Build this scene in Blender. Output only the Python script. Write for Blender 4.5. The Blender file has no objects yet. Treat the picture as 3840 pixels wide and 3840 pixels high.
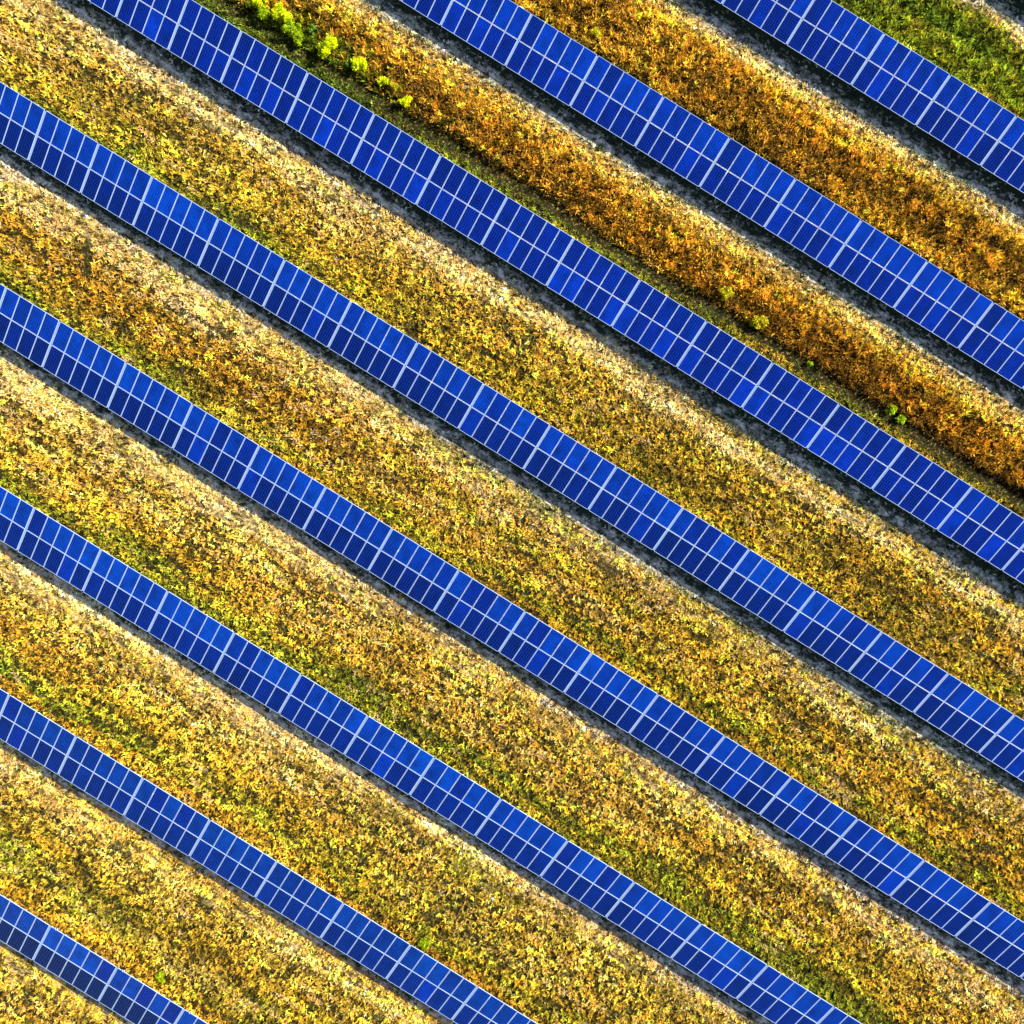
import bpy, bmesh, math, random
import numpy as np
from mathutils import Vector, Matrix

scene = bpy.context.scene
COL = scene.collection

# ------------------------------------------------------------------ camera, sky, sun, exposure
H0 = 1.10                      # height of a table's low edge above the ground
F_PX, CAM_H = 3830.28, 68.533 + H0
CAM_ROT = (0.0101743, -0.0069899, 0.557722)
cam = bpy.data.cameras.new('camera')
cam.sensor_width = 36.0
cam.lens = 36.0 * F_PX / 3840.0
cam.clip_end = 6000.0
cam_ob = bpy.data.objects.new('camera', cam)
cam_ob.location = (0, 0, CAM_H)
cam_ob.rotation_euler = CAM_ROT
COL.objects.link(cam_ob)
scene.camera = cam_ob

SUN = Vector((0.74, 0.91, 1.0)).normalized()
world = bpy.data.worlds.new('World')
scene.world = world
world.use_nodes = True
wn = world.node_tree
for n in list(wn.nodes): wn.nodes.remove(n)
sky = wn.nodes.new('ShaderNodeTexSky')
sky.sky_type = 'NISHITA'
sky.sun_disc = False
sky.sun_elevation = math.asin(SUN.z)
sky.sun_rotation = math.atan2(SUN.x, SUN.y)
bg = wn.nodes.new('ShaderNodeBackground')
bg.inputs['Strength'].default_value = 0.085
wo = wn.nodes.new('ShaderNodeOutputWorld')
wn.links.new(sky.outputs[0], bg.inputs[0])
wn.links.new(bg.outputs[0], wo.inputs[0])

sun = bpy.data.lights.new('sun', 'SUN')
sun.energy = 5.0
sun.angle = math.radians(0.5)
sun.color = (1.0, 0.95, 0.86)
sun_ob = bpy.data.objects.new('sun', sun)
sun_ob.rotation_euler = SUN.to_track_quat('Z', 'Y').to_euler()
sun_ob.location = SUN * 150
COL.objects.link(sun_ob)

scene.view_settings.view_transform = 'Standard'
scene.view_settings.look = 'None'
scene.view_settings.gamma = 1.0
scene.view_settings.exposure = 0.93
scene.render.engine = 'CYCLES'
scene.cycles.max_bounces = 6

# ------------------------------------------------------------------ layout measured from the rows
TILT, SLOPE = 0.39313, 3.640
PITCH, JOINT = 1.01, 0.10
MW, MH = 0.99, 1.81
DEPTH = SLOPE * math.cos(TILT)
ROWS = [
 ('A', 37.429, -0.009, [(-11.252,5),(-6.102,5),(-0.952,5),(4.198,5),(9.348,5),(14.498,5)]),
 ('B', 26.140, -0.117, [(-26.598,5),(-21.448,5),(-16.298,5),(-11.148,5),(-5.998,5),(-0.848,5),(4.302,5),(9.452,5),(14.602,5),(19.752,5),(24.902,5)]),
 ('C', 14.905, 0.178, [(-45.225,5),(-40.075,4),(-35.935,4),(-31.795,5),(-26.645,5),(-21.495,5),(-16.345,5),(-11.195,5),(-6.045,5),(-0.895,5),(4.255,5),(9.405,5),(14.555,5),(19.705,5),(24.855,5),(30.005,5)]),
 ('D', 3.661, -0.048, [(-45.177,5),(-40.027,4),(-35.887,4),(-31.747,5),(-26.597,5),(-21.447,5),(-16.297,5),(-11.147,5),(-5.997,5),(-0.847,5),(4.303,5),(9.453,5),(14.603,5),(19.753,5),(24.903,5),(30.053,5),(35.203,5)]),
 ('E', -7.611, -0.017, [(-41.095,5),(-35.945,4),(-31.805,5),(-26.655,5),(-21.505,5),(-16.355,5),(-11.205,5),(-6.055,5),(-0.905,5),(4.245,5),(9.395,5),(14.545,5),(19.695,5),(24.845,5),(29.995,5),(35.145,5),(40.295,5),(45.445,5)]),
 ('F', -18.867, 0.007, [(-31.807,5),(-26.657,5),(-21.507,5),(-16.357,5),(-11.207,5),(-6.057,5),(-0.907,5),(4.243,5),(9.393,5),(14.543,5),(19.693,5),(24.843,5),(29.993,5),(35.143,5)]),
 ('G', -30.032, 0.101, [(-26.66,5),(-21.51,5),(-16.36,5),(-11.21,5),(-6.06,5),(-0.91,5),(4.24,5),(9.39,5),(14.54,5)]),
 ('H', -41.456, -0.095, [(-16.407,5),(-11.257,5),(-6.107,5),(-0.957,5)]),
]
ROW_Y = [48.70] + [r[1] for r in ROWS] + [-52.7]      # one more row beyond each corner

# ------------------------------------------------------------------ helpers
def tag(o, label=None, cat=None, group=None, kind=None):
    if label: o['label'] = label
    if cat: o['category'] = cat
    if group: o['group'] = group
    if kind: o['kind'] = kind
    return o

def link_mesh(name, me, parent=None):
    o = bpy.data.objects.new(name, me)
    COL.objects.link(o)
    if parent: o.parent = parent
    return o

def add_box(bm, x0, x1, y0, y1, z0, z1, bevel=0.0):
    r = bmesh.ops.create_cube(bm, size=1.0)
    vs = r['verts']
    for v in vs:
        v.co = Vector((x0 if v.co.x < 0 else x1, y0 if v.co.y < 0 else y1, z0 if v.co.z < 0 else z1))
    if bevel > 0:
        es = {e for v in vs for e in v.link_edges}
        bmesh.ops.bevel(bm, geom=list(es), offset=bevel, segments=1, affect='EDGES')

def bm_mesh(name, bm, mat):
    me = bpy.data.meshes.new(name)
    bm.normal_update(); bm.to_mesh(me); bm.free()
    me.materials.append(mat)
    return me

def new_mat(name):
    m = bpy.data.materials.new(name)
    m.use_nodes = True
    nt = m.node_tree
    return m, nt, nt.nodes['Principled BSDF']

def node(nt, t, **kw):
    n = nt.nodes.new(t)
    for k, v in kw.items():
        if hasattr(n, k): setattr(n, k, v)
        else: n.inputs[k].default_value = v
    return n

def math_n(nt, op, a, b=None, c=None, clamp=False):
    n = nt.nodes.new('ShaderNodeMath'); n.operation = op; n.use_clamp = clamp
    for i, v in enumerate((a, b, c)):
        if v is None: continue
        if isinstance(v, (int, float)): n.inputs[i].default_value = v
        else: nt.links.new(v, n.inputs[i])
    return n.outputs[0]

def mix_rgb(nt, f, a, b, blend='MIX'):
    n = nt.nodes.new('ShaderNodeMix'); n.data_type = 'RGBA'; n.blend_type = blend
    for s, v in ((n.inputs[0], f), (n.inputs[6], a), (n.inputs[7], b)):
        if isinstance(v, (int, float)): s.default_value = v
        elif isinstance(v, tuple): s.default_value = (*v, 1.0) if len(v) == 3 else v
        else: nt.links.new(v, s)
    return n.outputs[2]

# ------------------------------------------------------------------ materials
def mat_cells():
    m, nt, b = new_mat('solar_cells')
    tc = node(nt, 'ShaderNodeTexCoord')
    sp = node(nt, 'ShaderNodeSeparateXYZ')
    nt.links.new(tc.outputs['Object'], sp.inputs[0])
    oi = node(nt, 'ShaderNodeObjectInfo')
    # cell grid: 6 x 11 cells with thin pale gaps, two busbars per cell
    u = math_n(nt, 'FRACT', math_n(nt, 'MULTIPLY', sp.outputs[0], 6 / MW))
    v = math_n(nt, 'FRACT', math_n(nt, 'MULTIPLY', sp.outputs[1], 11 / MH))
    eu = math_n(nt, 'ABSOLUTE', math_n(nt, 'SUBTRACT', u, 0.5))
    ev = math_n(nt, 'ABSOLUTE', math_n(nt, 'SUBTRACT', v, 0.5))
    gu = math_n(nt, 'GREATER_THAN', eu, 0.462)
    gv = math_n(nt, 'GREATER_THAN', ev, 0.475)
    bus = math_n(nt, 'LESS_THAN', math_n(nt, 'ABSOLUTE', math_n(nt, 'SUBTRACT', eu, 0.20)), 0.024)
    grid = math_n(nt, 'MAXIMUM', gu, math_n(nt, 'MULTIPLY', gv, 0.7))
    grid = math_n(nt, 'MAXIMUM', grid, math_n(nt, 'MULTIPLY', bus, 0.55))
    # crystal mottling of each cell
    vo = node(nt, 'ShaderNodeTexVoronoi', Scale=6.5)
    cmb = node(nt, 'ShaderNodeCombineXYZ')
    nt.links.new(math_n(nt, 'ADD', sp.outputs[0], math_n(nt, 'MULTIPLY', oi.outputs['Random'], 40.0)), cmb.inputs[0])
    nt.links.new(math_n(nt, 'MULTIPLY', sp.outputs[1], 0.8), cmb.inputs[1])
    nt.links.new(cmb.outputs[0], vo.inputs['Vector'])
    no = node(nt, 'ShaderNodeTexNoise', Scale=1.3, Detail=2.0)
    nt.links.new(cmb.outputs[0], no.inputs['Vector'])
    f = math_n(nt, 'ADD', math_n(nt, 'MULTIPLY', vo.outputs['Color'], 0.30), math_n(nt, 'MULTIPLY', no.outputs[0], 1.3))
    f = math_n(nt, 'SUBTRACT', f, 0.02)
    # darker cell columns between the conductor ribbons, fading in and out with the cell batch
    wave = math_n(nt, 'SINE', math_n(nt, 'MULTIPLY', sp.outputs[0], 2 * math.pi * 8 / MW))
    f = math_n(nt, 'MULTIPLY', f, math_n(nt, 'ADD', math_n(nt, 'MULTIPLY', wave, 0.30), 0.98))
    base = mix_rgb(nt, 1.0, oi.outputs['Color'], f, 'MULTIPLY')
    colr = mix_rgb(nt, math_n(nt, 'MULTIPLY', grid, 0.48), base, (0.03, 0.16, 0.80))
    nt.links.new(colr, b.inputs['Base Color'])
    b.inputs['Roughness'].default_value = 0.22
    b.inputs['Specular IOR Level'].default_value = 0.15
    return m

def mat_metal(name, colr, rough, metal=0.0, noise=0.12):
    m, nt, b = new_mat(name)
    tc = node(nt, 'ShaderNodeTexCoord')
    no = node(nt, 'ShaderNodeTexNoise', Scale=9.0, Detail=3.0)
    nt.links.new(tc.outputs['Object'], no.inputs['Vector'])
    f = math_n(nt, 'ADD', math_n(nt, 'MULTIPLY', no.outputs[0], noise * 2), 1 - noise)
    nt.links.new(mix_rgb(nt, 1.0, colr, f, 'MULTIPLY'), b.inputs['Base Color'])
    b.inputs['Roughness'].default_value = rough
    b.inputs['Metallic'].default_value = metal
    return m

def mat_leaf(name, attr_type='INSTANCER', attr='col', transl=0.35):
    m, nt, b = new_mat(name)
    at = node(nt, 'ShaderNodeAttribute', attribute_type=attr_type, attribute_name=attr)
    geo = node(nt, 'ShaderNodeNewGeometry')
    rnd = geo.outputs['Random Per Island']
    f = math_n(nt, 'ADD', math_n(nt, 'MULTIPLY', rnd, 1.15), 0.45)
    c = mix_rgb(nt, 1.0, at.outputs['Color'], f, 'MULTIPLY')
    nt.links.new(c, b.inputs['Base Color'])
    b.inputs['Roughness'].default_value = 0.6
    b.inputs['Specular IOR Level'].default_value = 0.15
    tr = node(nt, 'ShaderNodeBsdfTranslucent')
    nt.links.new(c, tr.inputs[0])
    mx = node(nt, 'ShaderNodeMixShader'); mx.inputs[0].default_value = transl
    nt.links.new(b.outputs[0], mx.inputs[1]); nt.links.new(tr.outputs[0], mx.inputs[2])
    nt.links.new(mx.outputs[0], nt.nodes['Material Output'].inputs[0])
    return m

def mat_ground():
    m, nt, b = new_mat('field_soil')
    tc = node(nt, 'ShaderNodeTexCoord')
    P = tc.outputs['Object']
    sp = node(nt, 'ShaderNodeSeparateXYZ'); nt.links.new(P, sp.inputs[0])
    # position across the rows: 0 at a row's low edge, growing down towards the next row
    v = math_n(nt, 'FLOORED_MODULO', math_n(nt, 'SUBTRACT', 14.905, sp.outputs[1]), 11.255)
    def noise(s, d=4.0, r=0.6, stretch=1.0):
        mp = node(nt, 'ShaderNodeMapping'); mp.inputs['Scale'].default_value = (1 / stretch, 1, 1)
        nt.links.new(P, mp.inputs[0])
        n = node(nt, 'ShaderNodeTexNoise', Scale=s, Detail=d, Roughness=r)
        nt.links.new(mp.outputs[0], n.inputs['Vector'])
        return n.outputs[0]
    def ramp(f, a, bb):
        r = node(nt, 'ShaderNodeMapRange'); r.inputs[1].default_value = a; r.inputs[2].default_value = bb
        nt.links.new(f, r.inputs[0]); return r.outputs[0]
    soil = mix_rgb(nt, ramp(noise(2.2), 0.35, 0.65), (0.022, 0.014, 0.006), (0.025, 0.03, 0.008))
    litter = mix_rgb(nt, ramp(noise(5.0), 0.56, 0.66), soil, (0.33, 0.22, 0.07))
    # mown, littered verge under and just below each row: stony grey patches over dark green ground
    verge = math_n(nt, 'LESS_THAN', math_n(nt, 'FLOORED_MODULO', math_n(nt, 'ADD', v, 1.9), 11.255), 2.95)
    # pale stony patches are thickest in a band just out from the low edge
    stony_band = math_n(nt, 'SUBTRACT', 0.10, math_n(nt, 'MULTIPLY', math_n(nt, 'ABSOLUTE', math_n(nt, 'SUBTRACT', v, 0.72)), 0.20))
    st = mix_rgb(nt, ramp(math_n(nt, 'ADD', noise(2.0, 5.0, 0.75, 1.8), stony_band), 0.50, 0.68), (0.03, 0.045, 0.03), (0.80, 0.74, 0.66))
    c = mix_rgb(nt, math_n(nt, 'MULTIPLY', verge, ramp(noise(1.1), 0.25, 0.45)), litter, st)
    sb = math_n(nt, 'MULTIPLY', ramp(v, 0.75, 1.25), ramp(math_n(nt, 'ADD', v, math_n(nt, 'MULTIPLY', noise(0.6, 3.0, 0.5, 5.0), 2.2)), 3.9, 2.9))
    c = mix_rgb(nt, math_n(nt, 'MULTIPLY', sb, ramp(noise(3.2, 6.0, 0.75, 4.0), 0.44, 0.56)), c, (0.62, 0.43, 0.18))
    # far from the camera's field the same meadow reads as one dry sward
    d = math_n(nt, 'SQRT', math_n(nt, 'ADD', math_n(nt, 'POWER', sp.outputs[0], 2.0), math_n(nt, 'POWER', sp.outputs[1], 2.0)))
    sward = mix_rgb(nt, noise(0.25, 5.0, 0.7, 3.0), (0.26, 0.20, 0.03), (0.40, 0.27, 0.07))
    c = mix_rgb(nt, ramp(d, 58.0, 66.0), c, sward)
    nt.links.new(c, b.inputs['Base Color'])
    b.inputs['Roughness'].default_value = 0.95
    b.inputs['Specular IOR Level'].default_value = 0.05
    bp = node(nt, 'ShaderNodeBump'); bp.inputs['Strength'].default_value = 0.6; bp.inputs['Distance'].default_value = 0.06
    nt.links.new(noise(7.0, 5.0), bp.inputs['Height']); nt.links.new(bp.outputs[0], b.inputs['Normal'])
    return m

M_CELL = mat_cells()
M_FRAME = mat_metal('anodised_frame', (0.44, 0.58, 0.84), 0.4, 0.0, 0.05)
M_JOINT = mat_metal('joint_metal', (0.30, 0.41, 0.62), 0.45, 0.0, 0.25)
M_STEEL = mat_metal('galvanised_steel', (0.42, 0.44, 0.46), 0.5, 0.6)
M_GROUND = mat_ground()
M_GRASS = mat_leaf('dry_grass_blades')
M_LEAF = mat_leaf('bush_leaves', 'GEOMETRY', 'leafcol', 0.4)
M_STEM = mat_metal('woody_stem', (0.12, 0.08, 0.04), 0.9)

# ------------------------------------------------------------------ ground
bm = bmesh.new()
R = 2500.0
ts = [-R, -600, -200, -80, -40, 0, 40, 80, 200, 600, R]
g = [[bm.verts.new((x, y, 0)) for x in ts] for y in ts]
for j in range(len(ts) - 1):
    for i in range(len(ts) - 1):
        bm.faces.new((g[j][i], g[j][i+1], g[j+1][i+1], g[j+1][i]))
ground = link_mesh('ground', bm_mesh('ground', bm, M_GROUND))
tag(ground, 'dry field soil with straw litter between the rows of solar panels', kind='structure')

# ------------------------------------------------------------------ solar tables
def panel_mesh():
    bm = bmesh.new()
    fw = 0.026
    add_box(bm, fw, MW - fw, fw, MH - fw, -0.030, 0.0)
    return bm_mesh('solar_panel', bm, M_CELL)

def frame_mesh():
    bm = bmesh.new()
    fw, t, b = 0.026, 0.006, -0.036
    add_box(bm, 0, fw, 0, MH, b, t, 0.003)
    add_box(bm, MW - fw, MW, 0, MH, b, t, 0.003)
    add_box(bm, fw, MW - fw, 0, fw, b, t, 0.003)
    add_box(bm, fw, MW - fw, MH - fw, MH, b, t, 0.003)
    return bm_mesh('panel_frame', bm, M_FRAME)

def rack_mesh(n):
    bm = bmesh.new()
    W = n * PITCH - 0.02
    for y in (0.38, 1.42, 2.22, 3.26):                     # purlins along the row
        add_box(bm, -0.04, W + 0.04, y - 0.03, y + 0.03, -0.10, -0.040, 0.004)
    for x in (0.22 * W, 0.78 * W):                         # rafters down the slope
        add_box(bm, x - 0.035, x + 0.035, 0.10, SLOPE - 0.10, -0.20, -0.103, 0.004)
    return bm_mesh('support_rack', bm, M_STEEL)

def joint_mesh():
    bm = bmesh.new()
    add_box(bm, 0.004, 0.116, 0.05, MH - 0.01, -0.040, -0.014, 0.003)
    add_box(bm, 0.004, 0.116, MH + 0.03, SLOPE - 0.07, -0.040, -0.014, 0.003)
    return bm_mesh('joint_cover', bm, M_JOINT)

def post_mesh(h):
    bm = bmesh.new()
    add_box(bm, -0.05, 0.05, -0.035, -0.028, -0.3, h, 0.0)      # C-section driven post
    add_box(bm, -0.05, -0.043, -0.027, 0.035, -0.3, h, 0.0)
    add_box(bm, 0.043, 0.05, -0.027, 0.035, -0.3, h, 0.0)
    return bm_mesh('post', bm, M_STEEL)

ME_PANEL, ME_FRAME, ME_JOINT = panel_mesh(), frame_mesh(), joint_mesh()
ME_RACK = {4: rack_mesh(4), 5: rack_mesh(5)}
def under(y): return H0 + y * math.sin(TILT) - 0.22
YF, YB = 0.70, 2.15
ME_PF, ME_PB = post_mesh(under(YF) + 0.03), post_mesh(under(YB) + 0.03)
bm = bmesh.new()
add_box(bm, 0, 0.07, 0, 0.22, -0.02, 0.05, 0.004); add_box(bm, -0.08, 0.0, 0.02, 0.09, 0.0, 0.05, 0.004)
ME_BR = bm_mesh('end_bracket', bm, M_FRAME)

rng = random.Random(7)
# blue of the cells of the upper and the lower panel of each row (sky reflection painted into the tint)
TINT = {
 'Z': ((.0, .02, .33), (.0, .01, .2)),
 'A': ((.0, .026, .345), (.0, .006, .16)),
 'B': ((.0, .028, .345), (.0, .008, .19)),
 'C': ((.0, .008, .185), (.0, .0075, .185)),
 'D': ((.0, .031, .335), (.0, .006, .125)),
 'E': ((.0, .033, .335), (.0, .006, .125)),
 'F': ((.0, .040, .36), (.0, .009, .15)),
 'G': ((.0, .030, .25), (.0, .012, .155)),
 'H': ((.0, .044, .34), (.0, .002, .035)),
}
def make_table(row, y, dz, bar, n, k, label):
    root = bpy.data.objects.new('solar_table', None)
    root.empty_display_size = 0.5
    root.location = (bar + 0.06, y, 0)
    COL.objects.link(root)
    tag(root, label, 'solar table', 'solar tables standing in long rows in the field')
    z0 = H0 + dz
    slope = lambda yy, off=0.0: Vector((0, yy * math.cos(TILT) - off * math.sin(TILT), z0 + yy * math.sin(TILT) + off * math.cos(TILT)))
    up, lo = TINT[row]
    batch = rng.uniform(0.92, 1.10)
    for j in (0, 1):
        for i in range(n):
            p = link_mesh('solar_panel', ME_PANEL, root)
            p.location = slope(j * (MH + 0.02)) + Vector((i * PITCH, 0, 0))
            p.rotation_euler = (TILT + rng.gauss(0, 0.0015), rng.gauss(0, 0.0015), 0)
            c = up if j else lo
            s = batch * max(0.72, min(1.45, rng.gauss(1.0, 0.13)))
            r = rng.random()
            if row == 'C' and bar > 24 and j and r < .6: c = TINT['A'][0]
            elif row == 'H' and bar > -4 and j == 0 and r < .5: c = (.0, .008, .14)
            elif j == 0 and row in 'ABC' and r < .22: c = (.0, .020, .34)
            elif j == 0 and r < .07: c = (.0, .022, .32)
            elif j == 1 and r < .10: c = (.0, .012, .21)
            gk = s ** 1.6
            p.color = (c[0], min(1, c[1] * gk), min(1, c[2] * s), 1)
            fr = link_mesh('panel_frame', ME_FRAME, p)
    rk = link_mesh('support_rack', ME_RACK[n], root)
    rk.location = slope(0); rk.rotation_euler = (TILT, 0, 0)
    W = n * PITCH - 0.02
    jc = link_mesh('joint_cover', ME_JOINT, root)
    jc.location = slope(0) + Vector((W, 0, 0)); jc.rotation_euler = (TILT, 0, 0)
    for x in (0.22 * W, 0.78 * W):
        for yy, me in ((YF, ME_PF), (YB, ME_PB)):
            po = link_mesh('post', me, root)
            po.location = (x, yy * math.cos(TILT), dz)
    if row == 'H':
        b = link_mesh('end_bracket', ME_BR, root)
        b.location = slope(SLOPE - 0.02) + Vector((0.35, 0, 0))
        b.rotation_euler = (TILT, 0, -0.5)
    return root

ORD = ['first', 'second', 'third', 'fourth', 'fifth', 'sixth', 'seventh', 'eighth', 'ninth', 'tenth', 'eleventh', 'twelfth',
       'thirteenth', 'fourteenth', 'fifteenth', 'sixteenth', 'seventeenth', 'eighteenth']
LOOK = {'A': 'bright blue', 'B': 'bright blue', 'C': 'navy blue', 'D': 'two-tone blue', 'E': 'two-tone blue', 'F': 'two-tone blue',
        'G': 'dull blue', 'H': 'nearly black'}
ROWNAME = {'A': 'row nearest upper right corner', 'B': 'second row from upper right', 'C': 'third row from upper right',
           'D': 'fourth row from upper right', 'E': 'fourth row from lower left', 'F': 'third row from lower left',
           'G': 'second row from lower left', 'H': 'row nearest lower left corner'}
for row, y, dz, seq in ROWS:
    for k, (bar, n) in enumerate(seq):
        pos = 'last' if k == len(seq) - 1 else ORD[k]
        cnt = 'eight-panel' if n == 4 else ''
        lab = ' '.join(f'{LOOK[row]} {cnt} solar table, {pos} from left in the {ROWNAME[row]}'.split()) if pos != 'last' else \
              ' '.join(f'{LOOK[row]} {cnt} solar table, rightmost in the {ROWNAME[row]}'.split())
        make_table(row, y, dz, bar, n, k, lab)
# the next row up: only its shadow reaches into the corner of the picture
make_table('A', 37.429, -0.009, 19.648, 5, 6, 'bright blue solar table just past the right edge, ending the uppermost row')
make_table('D', 3.661, -0.048, 40.353, 5, 17, 'two-tone blue solar table just past the right edge, ending the fourth row down')
make_table('Z', 48.72, 0.0, 9.3, 5, 0, 'blue solar table just beyond the upper right corner, shading the corner grass')
make_table('Z', 48.72, 0.0, 14.45, 5, 0, 'blue solar table beyond the upper right corner, one further along its row')

# ------------------------------------------------------------------ grass: many tufts, coloured by where they grow
nr = np.random.default_rng(11)

def vnoise(x, y, s, seed):
    """smooth value noise on a lattice of size s metres"""
    t = np.random.default_rng(seed).random((256, 256))
    X, Y = x / s + 1000.3, y / s + 1000.7
    i, j = np.floor(X).astype(int), np.floor(Y).astype(int)
    fx, fy = X - i, Y - j
    fx, fy = fx * fx * (3 - 2 * fx), fy * fy * (3 - 2 * fy)
    a = t[i % 256, j % 256] * (1 - fx) + t[(i + 1) % 256, j % 256] * fx
    b = t[i % 256, (j + 1) % 256] * (1 - fx) + t[(i + 1) % 256, (j + 1) % 256] * fx
    return a * (1 - fy) + b * fy

PAL = {
 'L': (0.86, 0.63, 0.29),    # bleached straw
 'S': (0.80, 0.57, 0.18),    # straw gold
 'Y': (0.76, 0.47, 0.055),   # golden
 'O': (0.72, 0.41, 0.028),   # orange
 'R': (0.36, 0.165, 0.015),   # rust
 'U': (0.52, 0.40, 0.035),    # yellow green
 'G': (0.26, 0.34, 0.02),    # green
 'D': (0.05, 0.10, 0.02),    # dark green
 'K': (0.52, 0.49, 0.42),    # grey litter
 'N': (0.10, 0.045, 0.012),  # dark brown
}
KEYS = list(PAL); PALA = np.array([PAL[k] for k in KEYS])
VK = np.array([-3.4, 0.2, 1.0, 1.6, 2.4, 3.3, 4.2, 5.0, 5.8, 6.7, 7.6, 7.95])
TK = np.array([0.0, 0.25, 0.5, 0.75, 1.0])
# per gap: profiles over v at five stations across the picture; each knot is a string of palette letters drawn with equal chance
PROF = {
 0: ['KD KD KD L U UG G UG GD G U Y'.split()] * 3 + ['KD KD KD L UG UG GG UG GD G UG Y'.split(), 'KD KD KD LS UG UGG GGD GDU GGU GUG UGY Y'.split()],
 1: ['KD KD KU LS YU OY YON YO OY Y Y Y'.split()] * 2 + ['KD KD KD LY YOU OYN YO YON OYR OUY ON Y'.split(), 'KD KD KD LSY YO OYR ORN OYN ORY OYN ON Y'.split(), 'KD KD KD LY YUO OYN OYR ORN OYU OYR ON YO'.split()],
 2: ['KD KD KK SLY YS YO YON YO UG GD GUY YU'.split(), 'KD KD KD SY YUO OYN OYR OYN GD GD GUY YU'.split(), 'KD KD KD YS YO OYR ORN OYR ND GU GU UY'.split(), 'KD KD KD SY YO ORY RON ORN ND GU GUY UY'.split(), 'KD KD KD SY YUO RON RRNO RON ND YU GU UY'.split()],  # the dark knots just past the tall weeds hold their painted shadow
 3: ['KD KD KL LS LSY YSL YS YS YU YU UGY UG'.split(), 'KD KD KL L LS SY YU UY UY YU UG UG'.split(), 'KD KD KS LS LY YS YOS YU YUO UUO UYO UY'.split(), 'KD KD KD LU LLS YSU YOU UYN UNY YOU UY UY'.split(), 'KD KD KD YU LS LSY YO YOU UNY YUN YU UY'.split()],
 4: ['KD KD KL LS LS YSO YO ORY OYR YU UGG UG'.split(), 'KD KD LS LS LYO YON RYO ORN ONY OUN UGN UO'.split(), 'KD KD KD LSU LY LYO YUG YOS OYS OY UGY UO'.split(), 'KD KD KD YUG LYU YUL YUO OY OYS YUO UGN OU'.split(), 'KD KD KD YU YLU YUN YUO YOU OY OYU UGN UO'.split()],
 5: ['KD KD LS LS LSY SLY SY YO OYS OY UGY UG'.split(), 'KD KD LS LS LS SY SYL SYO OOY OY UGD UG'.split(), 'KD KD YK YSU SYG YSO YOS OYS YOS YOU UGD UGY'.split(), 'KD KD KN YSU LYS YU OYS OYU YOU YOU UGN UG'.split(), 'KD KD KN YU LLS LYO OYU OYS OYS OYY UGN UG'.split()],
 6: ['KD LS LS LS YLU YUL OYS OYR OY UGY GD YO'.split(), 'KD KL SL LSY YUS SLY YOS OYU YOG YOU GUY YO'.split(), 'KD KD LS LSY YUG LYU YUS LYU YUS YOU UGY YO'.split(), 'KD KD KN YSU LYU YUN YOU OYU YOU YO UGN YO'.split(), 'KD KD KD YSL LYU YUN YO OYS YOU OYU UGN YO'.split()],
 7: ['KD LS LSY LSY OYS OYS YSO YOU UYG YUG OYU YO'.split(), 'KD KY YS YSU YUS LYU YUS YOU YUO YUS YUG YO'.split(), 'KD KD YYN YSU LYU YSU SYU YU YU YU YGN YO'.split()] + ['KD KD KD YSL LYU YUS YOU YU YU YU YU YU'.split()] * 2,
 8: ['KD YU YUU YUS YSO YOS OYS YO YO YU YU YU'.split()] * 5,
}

XMIN, XMAX, YMIN, YMAX = -58, 58, -57, 59
Rm = Matrix.Rotation(CAM_ROT[2], 3, 'Z')
def image_xy(x, y):
    """rough picture coordinates 0..1 of a ground point (only used to follow how the field changes across its width)"""
    c, s = math.cos(CAM_ROT[2]), math.sin(CAM_ROT[2])
    u = (c * x + s * y); w = (-s * x + c * y)
    return 0.5 + (u - 0.48) / 69.8, 0.5 - (w + 0.71) / 69.8

def scatter(density):
    n = int((XMAX - XMIN) * (YMAX - YMIN) * density)
    # jittered lattice so there are few bald spots
    s = 1 / math.sqrt(density)
    gx, gy = np.meshgrid(np.arange(XMIN, XMAX, s), np.arange(YMIN, YMAX, s))
    x = gx.ravel() + nr.uniform(-.62, .62, gx.size) * s
    y = gy.ravel() + nr.uniform(-.62, .62, gx.size) * s
    t, q = image_xy(x, y)
    m = (t > -.075) & (t < 1.075) & (q > -.075) & (q < 1.075)
    return x[m], y[m]

def zone(x, y):
    ry = np.array(ROW_Y)
    gap = np.clip(np.searchsorted(-ry, -(y - DEPTH - 0.0), side='right') - 1, -1, len(ry) - 1)
    gap = np.zeros(len(x), int)
    for i, yy in enumerate(ry):
        gap = np.where(y < yy + 1.75, i, gap)
    gap = np.minimum(gap, 8)
    v = ry[gap] - y
    return gap, v

x, y = scatter(27.0)
gap, v = zone(x, y)
# leave most of the ground under the panels bare
keep = ~((v < -0.2) & (nr.random(len(x)) > 0.30)) & ~((v < 1.0) & (nr.random(len(x)) > 0.50))
x, y, gap, v = x[keep], y[keep], gap[keep], v[keep]
N = len(x)
t, q = image_xy(x, y)
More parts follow.
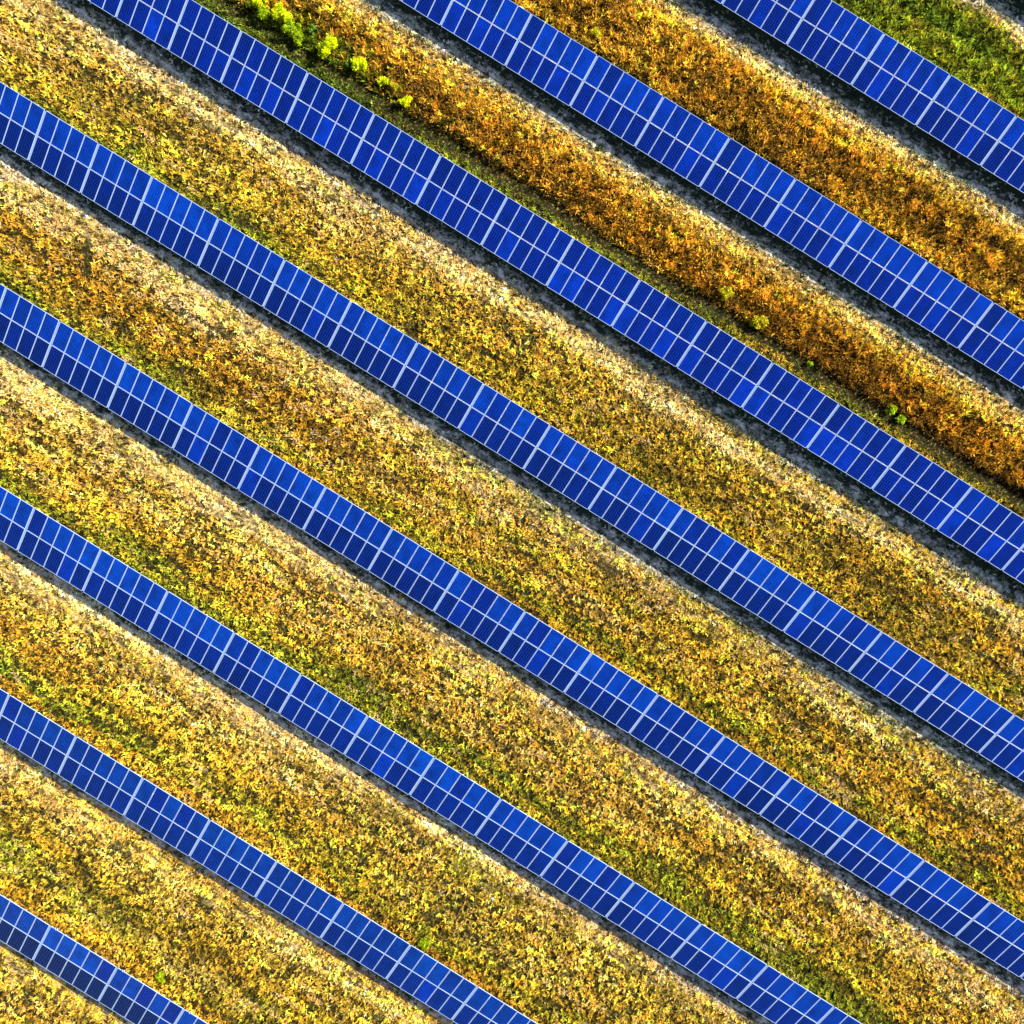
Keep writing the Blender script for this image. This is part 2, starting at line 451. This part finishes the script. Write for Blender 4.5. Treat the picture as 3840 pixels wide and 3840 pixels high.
# wander the bands a little so nothing runs ruler-straight
calm = np.where(np.isin(gap, [1, 2]), .22, 1.0)
vw = v + ((vnoise(x * .5, y, 1.3, 1) - .5) * 0.9 * (v > 1.3) + (vnoise(x, y * 2, 9.0, 2) - .5) * 1.1 * (v > 1.6)) * calm
vw = np.where((gap == 2) & (vw > 2), 2 + (vw - 2) * .88, vw)
tw = t + (vnoise(x, y, 6, 3) - .5) * 0.22
prob = np.zeros((N, len(KEYS)))
vi = np.clip(np.searchsorted(VK, vw) - 1, 0, len(VK) - 2)
vf = np.clip((vw - VK[vi]) / (VK[vi + 1] - VK[vi]), 0, 1)
ti = np.clip(np.searchsorted(TK, tw) - 1, 0, len(TK) - 2)
tf = np.clip((tw - TK[ti]) / 0.25, 0, 1)
table = np.zeros((9, 5, len(VK), len(KEYS)))
for gk, prof in PROF.items():
    for a, st in enumerate(prof):
        assert len(st) == len(VK), (gk, a, len(st))
        for b, letters in enumerate(st):
            for ch in letters: table[gk, a, b, KEYS.index(ch)] += 1 / len(letters)
iG, iL, iS, iY, iU, iO = (KEYS.index(c) for c in 'GLSYUO')
for kk, keepL in ((3, .50), (5, .35), (6, .5), (7, .6)):
    for a_, b_ in ((iL, iU), (iS, iY)):
        moved = table[3:9, :, kk, a_] * (1 - keepL)
        table[3:9, :, kk, a_] -= moved; table[3:9, :, kk, b_] += moved * .5; table[3:9, :, kk, iO] += moved * .25; table[3:9, :, kk, iG] += moved * .25
table[3:8, :, 9, iG] += .22; table[3:8, :, 10, iG] += .15; table[3:8, :, 8, iG] += .08
for da in (0, 1):
    for db in (0, 1):
        w = (tf if da else 1 - tf) * (vf if db else 1 - vf)
        prob += w[:, None] * table[gap, ti + da, vi + db]
# clumpy choice: the draw comes from smooth noise (patches) mixed with white noise (single tufts)
pn = vnoise(x * .6, y, 0.9, 5) * .22 + vnoise(x * .6, y, 2.4, 6) * .26 + vnoise(x * .06, y, 0.30, 8) * .30 + vnoise(x * .12, y, 0.65, 10) * .22
pn = np.argsort(np.argsort(pn)) / N
u = np.where(nr.random(N) < .50, pn, nr.random(N))
cum = np.cumsum(prob / prob.sum(1, keepdims=True), 1)
ki = np.minimum((u[:, None] > cum).sum(1), len(KEYS) - 1)
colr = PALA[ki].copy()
# neighbours cross-breed a little
kj = np.minimum((nr.random(N)[:, None] > cum).sum(1), len(KEYS) - 1)
mixf = nr.random(N)[:, None] * .35
mean = (prob / prob.sum(1, keepdims=True)) @ PALA
colr = colr * (1 - mixf) + PALA[kj] * mixf
colr = colr * .62 + mean * .38
# mowing streaks along the rows and plant-to-plant variation
streak = vnoise(x * .05 + 50, y, 0.26, 9) * .6 + vnoise(x * .1 + 9, y, 0.6, 12) * .4
pale = np.isin(np.array(KEYS)[ki], ['L', 'S'])
clump = vnoise(x, y, .42, 61) * .6 + vnoise(x, y, .95, 62) * .4
rough = np.where(pale, .55, 1.0)
bright = np.exp(nr.normal(0, .38, N)) * (0.45 + 1.16 * streak) * np.exp((clump - .47) * 1.0 * rough)
# faint wheel and mower lines, plus painted shadow lines along the tall weeds
line = np.zeros(N)
for gk, lv, lw, amp in ((1, 7.15, .16, .75), (2, 5.75, .22, .8), (2, 1.9, .10, -.5), (1, 1.7, .16, -.5), (3, 2.15, .12, -.35), (3, 3.0, .10, .45), (3, 3.9, .09, .4),
                        (4, 1.9, .14, -.35), (4, 5.2, .10, .35), (5, 1.8, .14, -.4), (5, 4.6, .10, .35), (6, 1.5, .16, -.5), (6, 3.3, .12, -.45),
                        (6, 2.6, .10, .35), (7, 1.9, .14, -.35), (7, 3.6, .12, -.35), (7, 4.4, .10, .35), (0, 1.5, .15, -.4)):
    wob = (vnoise(x * .25, y * 0, 2.2, 30 + gk) - .5) * .35
    line += amp * (gap == gk) * np.exp(-((v + wob - lv) / lw) ** 2) * (.4 + .9 * vnoise(x * .3, y * .3, 1.2, 40 + gk))
bright *= np.clip(1 - line, .12, 1.6)
dead = (nr.random(N) < .20) & ~(pale & (nr.random(N) < .7))
bright = np.where(dead, bright * .14, bright)
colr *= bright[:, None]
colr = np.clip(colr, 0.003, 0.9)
ch = np.array(KEYS)[ki]
# heights
rust = np.isin(ch, ['O', 'R', 'N']) | (np.isin(ch, ['Y']) & np.isin(gap, [1, 2]))
tallzone = ((gap == 2) & (vw > 2.6) & (vw < 5.4)) | ((gap == 1) & (vw > 2.4) & (vw < 6.9)) | ((gap == 0) & (vw > 2.5))
sc = nr.uniform(.75, 1.25, N) * np.where(tallzone, 1.35, 1.0)
hz = np.where(tallzone, 1.3, 1.0) * nr.uniform(.6, 1.5, N) * (0.75 + .5 * clump)
flat = np.isin(ch, ['L', 'K'])
hz = np.where(flat, hz * .5, hz)
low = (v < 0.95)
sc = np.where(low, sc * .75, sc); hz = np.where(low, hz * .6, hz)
shade_line = ((gap == 2) & (vw > 5.4) & (vw < 6.1)) | ((gap == 1) & (vw > 6.9) & (vw < 7.4))  # tufts shrunk to deepen the shadow line below the tall weeds
sc = np.where(shade_line, sc * .55, sc); hz = np.where(shade_line, hz * .5, hz)
# green growth around the bushes, darkened to carry their shade
lush_shade = np.exp(-(((x + 29.0) / 6.0) ** 2 + ((y - 20.6) / 1.3) ** 2))
lm = (nr.random(N) < lush_shade) & (gap == 2)
colr[lm] = np.array(PAL['G']) * nr.uniform(.15, .7, lm.sum())[:, None]
# a trodden rut near the left edge
rut = (np.abs((x + 33.9) * .85 + (y - .6) * .53) < .28) & (np.abs(-(x + 33.9) * .53 + (y - .6) * .85) < 1.5)
sc = np.where(rut, sc * .4, sc); hz = np.where(rut, hz * .4, hz)
colr[rut] *= .25

# thin worn lines running with the rows, where the mower and the wheels pass
x2 = x * .045 + y * .01
worn = vnoise(x2 * 4, y, .21, 71)
wmask = (worn > .74) & (v > 1.2) & (gap >= 3) & (vnoise(x, y, 5.0, 72) > .42)
sc = np.where(wmask, sc * .6, sc); hz = np.where(wmask, hz * .6, hz); colr[wmask] *= .32
lit = (worn < .20) & (v > 1.2) & (gap >= 3) & (vnoise(x, y, 4.0, 73) > .5)
colr[lit] = colr[lit] * .5 + np.array(PAL['L']) * .5
# ragged fresh shoots between the bushes
shoot = lm & (nr.random(N) < .12) & (y > 20.2) & (y < 21.6)
colr[shoot] = np.array([.32, .45, .015]) * nr.uniform(.3, 1.1, shoot.sum())[:, None]
sc = np.where(shoot, sc * 1.1, sc); hz = np.where(shoot, hz * 1.3, hz)

# tuft prototypes (not placed in the scene themselves; only instanced)
protos = bpy.data.collections.new('tuft_prototypes')
def tuft_mesh(seed, nb, length, lean0, lean1, width):
    r = random.Random(seed)
    vs, fs = [], []
    for _ in range(nb):
        a = r.uniform(0, 2 * math.pi); ln = length * r.uniform(.55, 1.1)
        lean = r.uniform(lean0, lean1)
        bx, by = r.gauss(0, .035), r.gauss(0, .035)
        dx, dy = math.cos(a), math.sin(a)
        w = width * r.uniform(.7, 1.3) / 2
        tw = r.uniform(-.9, .9)                    # blades twist, so some face up
        px, py, pz = -dy * math.cos(tw), dx * math.cos(tw), math.sin(tw)
        i0 = len(vs)
        for f, ww in ((0, .45), (.5, 1.0), (1.0, .08)):
            bend = lean * (0.55 + 0.6 * f)
            h = f * ln * math.cos(min(bend, 1.5)); o = f * ln * math.sin(min(bend, 1.5))
            cx, cy, cz = bx + dx * o, by + dy * o, h + .005
            vs.append((cx + px * w * ww, cy + py * w * ww, cz + pz * w * ww))
            vs.append((cx - px * w * ww, cy - py * w * ww, cz - pz * w * ww))
        fs += [(i0, i0+1, i0+3, i0+2), (i0+2, i0+3, i0+5, i0+4)]
    me = bpy.data.meshes.new('grass_tuft')
    me.from_pydata(vs, [], fs); me.materials.append(M_GRASS)
    return me
for i in range(10):
    me = tuft_mesh(100 + i, 11, .215 + .011 * i, .10, 1.2, .058)
    o = bpy.data.objects.new('grass_tuft_%02d' % i, me)
    protos.objects.link(o)

def gn_tufts():
    ng = bpy.data.node_groups.new('tufts_on_points', 'GeometryNodeTree')
    ng.interface.new_socket('Geometry', in_out='INPUT', socket_type='NodeSocketGeometry')
    ng.interface.new_socket('Geometry', in_out='OUTPUT', socket_type='NodeSocketGeometry')
    gi, go = ng.nodes.new('NodeGroupInput'), ng.nodes.new('NodeGroupOutput')
    ci = ng.nodes.new('GeometryNodeCollectionInfo'); ci.inputs[0].default_value = protos
    ci.inputs['Separate Children'].default_value = True; ci.inputs['Reset Children'].default_value = True
    ip = ng.nodes.new('GeometryNodeInstanceOnPoints'); ip.inputs['Pick Instance'].default_value = True
    def na(name, dt):
        n = ng.nodes.new('GeometryNodeInputNamedAttribute'); n.data_type = dt; n.inputs[0].default_value = name
        return n.outputs[0]
    ng.links.new(gi.outputs[0], ip.inputs['Points'])
    ng.links.new(ci.outputs[0], ip.inputs['Instance'])
    ng.links.new(na('pick', 'INT'), ip.inputs['Instance Index'])
    ng.links.new(na('rot', 'FLOAT_VECTOR'), ip.inputs['Rotation'])
    ng.links.new(na('scl', 'FLOAT_VECTOR'), ip.inputs['Scale'])
    ng.links.new(ip.outputs[0], go.inputs[0])
    return ng
NG = gn_tufts()

def grass_object(name, mask, label):
    idx = np.nonzero(mask)[0]
    n = len(idx)
    me = bpy.data.meshes.new(name)
    me.vertices.add(n)
    co = np.zeros((n, 3), np.float32); co[:, 0] = x[idx]; co[:, 1] = y[idx]
    me.vertices.foreach_set('co', co.ravel())
    def attr(nm, ty, arr, key):
        a = me.attributes.new(nm, ty, 'POINT'); a.data.foreach_set(key, np.ascontiguousarray(arr).ravel())
    c4 = np.ones((n, 4), np.float32); c4[:, :3] = colr[idx]
    attr('col', 'FLOAT_COLOR', c4, 'color')
    rot = np.zeros((n, 3), np.float32)
    rot[:, 0] = nr.normal(0, .12, n); rot[:, 1] = nr.normal(0, .12, n); rot[:, 2] = nr.uniform(0, 6.283, n)
    attr('rot', 'FLOAT_VECTOR', rot, 'vector')
    s3 = np.stack([sc[idx], sc[idx], sc[idx] * hz[idx]], 1).astype(np.float32)
    attr('scl', 'FLOAT_VECTOR', s3, 'vector')
    attr('pick', 'INT', nr.integers(0, 10, n).astype(np.int32), 'value')
    o = link_mesh(name, me)
    md = o.modifiers.new('tufts', 'NODES'); md.node_group = NG
    tag(o, label, 'grass', kind='stuff')
    return o

green = np.isin(ch, ['G', 'D']) | lm
litter = np.isin(ch, ['K']) & ~green
weeds = tallzone & ~green
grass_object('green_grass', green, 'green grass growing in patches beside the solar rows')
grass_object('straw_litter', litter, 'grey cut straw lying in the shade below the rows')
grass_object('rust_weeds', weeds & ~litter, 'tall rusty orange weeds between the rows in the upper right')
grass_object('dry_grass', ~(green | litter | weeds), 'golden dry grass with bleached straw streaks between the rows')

# ------------------------------------------------------------------ bushes
def make_bush(px, py, dia, ht, c, label, seed, n=None):
    r = np.random.default_rng(seed)
    root = bpy.data.objects.new('bush', None); root.location = (px, py, 0); root.empty_display_size = .3
    COL.objects.link(root)
    tag(root, label, 'bush', 'green bushes and weeds growing between the rows')
    R_ = dia / 2
    nl = n or int(900 * dia * dia + 150)
    lob = [(r.uniform(-.62, .62) * R_, r.uniform(-.62, .62) * R_, r.uniform(.25, .9) * ht, r.uniform(.22, .48) * R_) for _ in range(9)]
    vs, fs, cs = [], [], []
    stems = [(r.uniform(-.5, .5) * R_, r.uniform(-.5, .5) * R_) for _ in range(5)]
    for i in range(nl):
        lx, ly, lz, lr = lob[r.integers(0, 9)]
        d = r.normal(size=3); d /= np.linalg.norm(d) + 1e-9
        rr = lr * r.uniform(.35, 1.25)
        p = np.array([lx, ly, lz]) + d * rr * np.array([1, 1, min(1.2, ht / dia)])
        p[2] = max(.04, p[2])
        a = r.normal(size=3); a /= np.linalg.norm(a); b = np.cross(a, r.normal(size=3)); b /= np.linalg.norm(b)
        s = r.uniform(.035, .075)
        i0 = len(vs)
        for q1, q2 in ((-1.4, 0), (0, -.6), (1.4, 0), (0, .6)):
            vs.append(tuple(p + a * q1 * s + b * q2 * s))
        fs.append((i0, i0+1, i0+2, i0+3))
        k = r.uniform(.6, 1.2); cs += [(c[0]*k, c[1]*k*r.uniform(.92, 1.05), c[2]*k, 1)] * 4
    me = bpy.data.meshes.new('foliage'); me.from_pydata(vs, [], fs); me.materials.append(M_LEAF)
    at = me.attributes.new('leafcol', 'FLOAT_COLOR', 'POINT'); at.data.foreach_set('color', np.array(cs, np.float32).ravel())
    link_mesh('foliage', me, root)
    bm = bmesh.new()
    for sx, sy in stems:
        top = Vector((sx, sy, ht * .7)); L = top.length
        res = bmesh.ops.create_cone(bm, segments=6, radius1=.018, radius2=.006, depth=L, cap_ends=True)
        M = Matrix.Translation(top / 2) @ top.to_track_quat('Z', 'Y').to_matrix().to_4x4()
        bmesh.ops.transform(bm, matrix=M, verts=res['verts'])
    link_mesh('stem', bm_mesh('stem', bm, M_STEM), root)

LIME, LIME2, GRN, OLV = (.86, .95, .008), (.48, .64, .012), (.14, .30, .02), (.68, .62, .02)
BUSH = [
 (-27.44, 20.87, 1.65, 1.45, LIME, 'largest round lime green bush, standing right of the leafy thicket'),
 (-24.86, 21.16, 1.25, 1.1, LIME, 'medium lime bush, next right from the largest round bush'),
 (-22.85, 21.00, .85, .85, LIME, 'small lime bush touching a yellower one on its right'),
 (-22.10, 21.18, .75, .8, OLV, 'yellowish bush touching the small lime bush on its left'),
 (-20.78, 20.77, .95, .9, LIME, 'last lime bush at the right end of the bush line'),
 (-25.46, 20.70, .45, .5, GRN, 'tiny green bush between the two biggest lime bushes'),
 (-32.65, 21.13, 1.1, 1.2, LIME, 'lime bush at the top edge, leftmost of the thicket'),
 (-32.02, 20.63, .9, 1.1, LIME2, 'green bush tucked below the leftmost lime bush at the top edge'),
 (-31.01, 21.20, 1.35, 1.4, LIME, 'bright lime bush in the middle of the thicket by the top edge'),
 (-29.91, 20.77, 1.25, 1.2, LIME2, 'broad green bush at the lower end of the thicket'),
 (-29.20, 20.35, .75, .9, LIME2, 'narrow green bush hanging below the broad green bush'),
 (-28.83, 21.52, .6, .7, GRN, 'small dark green bush above left of the largest round bush'),
 (-29.82, 21.75, .55, .7, OLV, 'small pale bush above the broad green bush'),
 (4.48, 21.01, 1.15, .9, OLV, 'yellow-green weed bush at the lower edge of the rust weeds, left one'),
 (7.46, 20.67, 1.2, .95, OLV, 'yellow-green weed bush in the rust weeds, right of a similar one'),
 (18.17, 20.36, .8, .6, LIME2, 'low green weed by the dark shadow line, left of a pair'),
 (19.15, 20.22, .65, .55, LIME2, 'low green weed by the dark shadow line, right of a pair'),
 (11.88, 20.21, .45, .5, LIME2, 'tiny green weed alone on the dark shadow line'),
 (10.47, -27.08, .9, .35, LIME2, 'vivid green weed patch just above the second row from lower left'),
 (-3.44, -38.36, .8, .35, LIME2, 'green weed patch just above the lowest row of panels'),
 (-12.46, 31.69, .8, .6, OLV, 'yellow-green weed among rust weeds near the top edge'),
]
for i, (bx, by, dia, ht, c, lab) in enumerate(BUSH):
    make_bush(bx, by, dia, ht, c, lab, 300 + i)
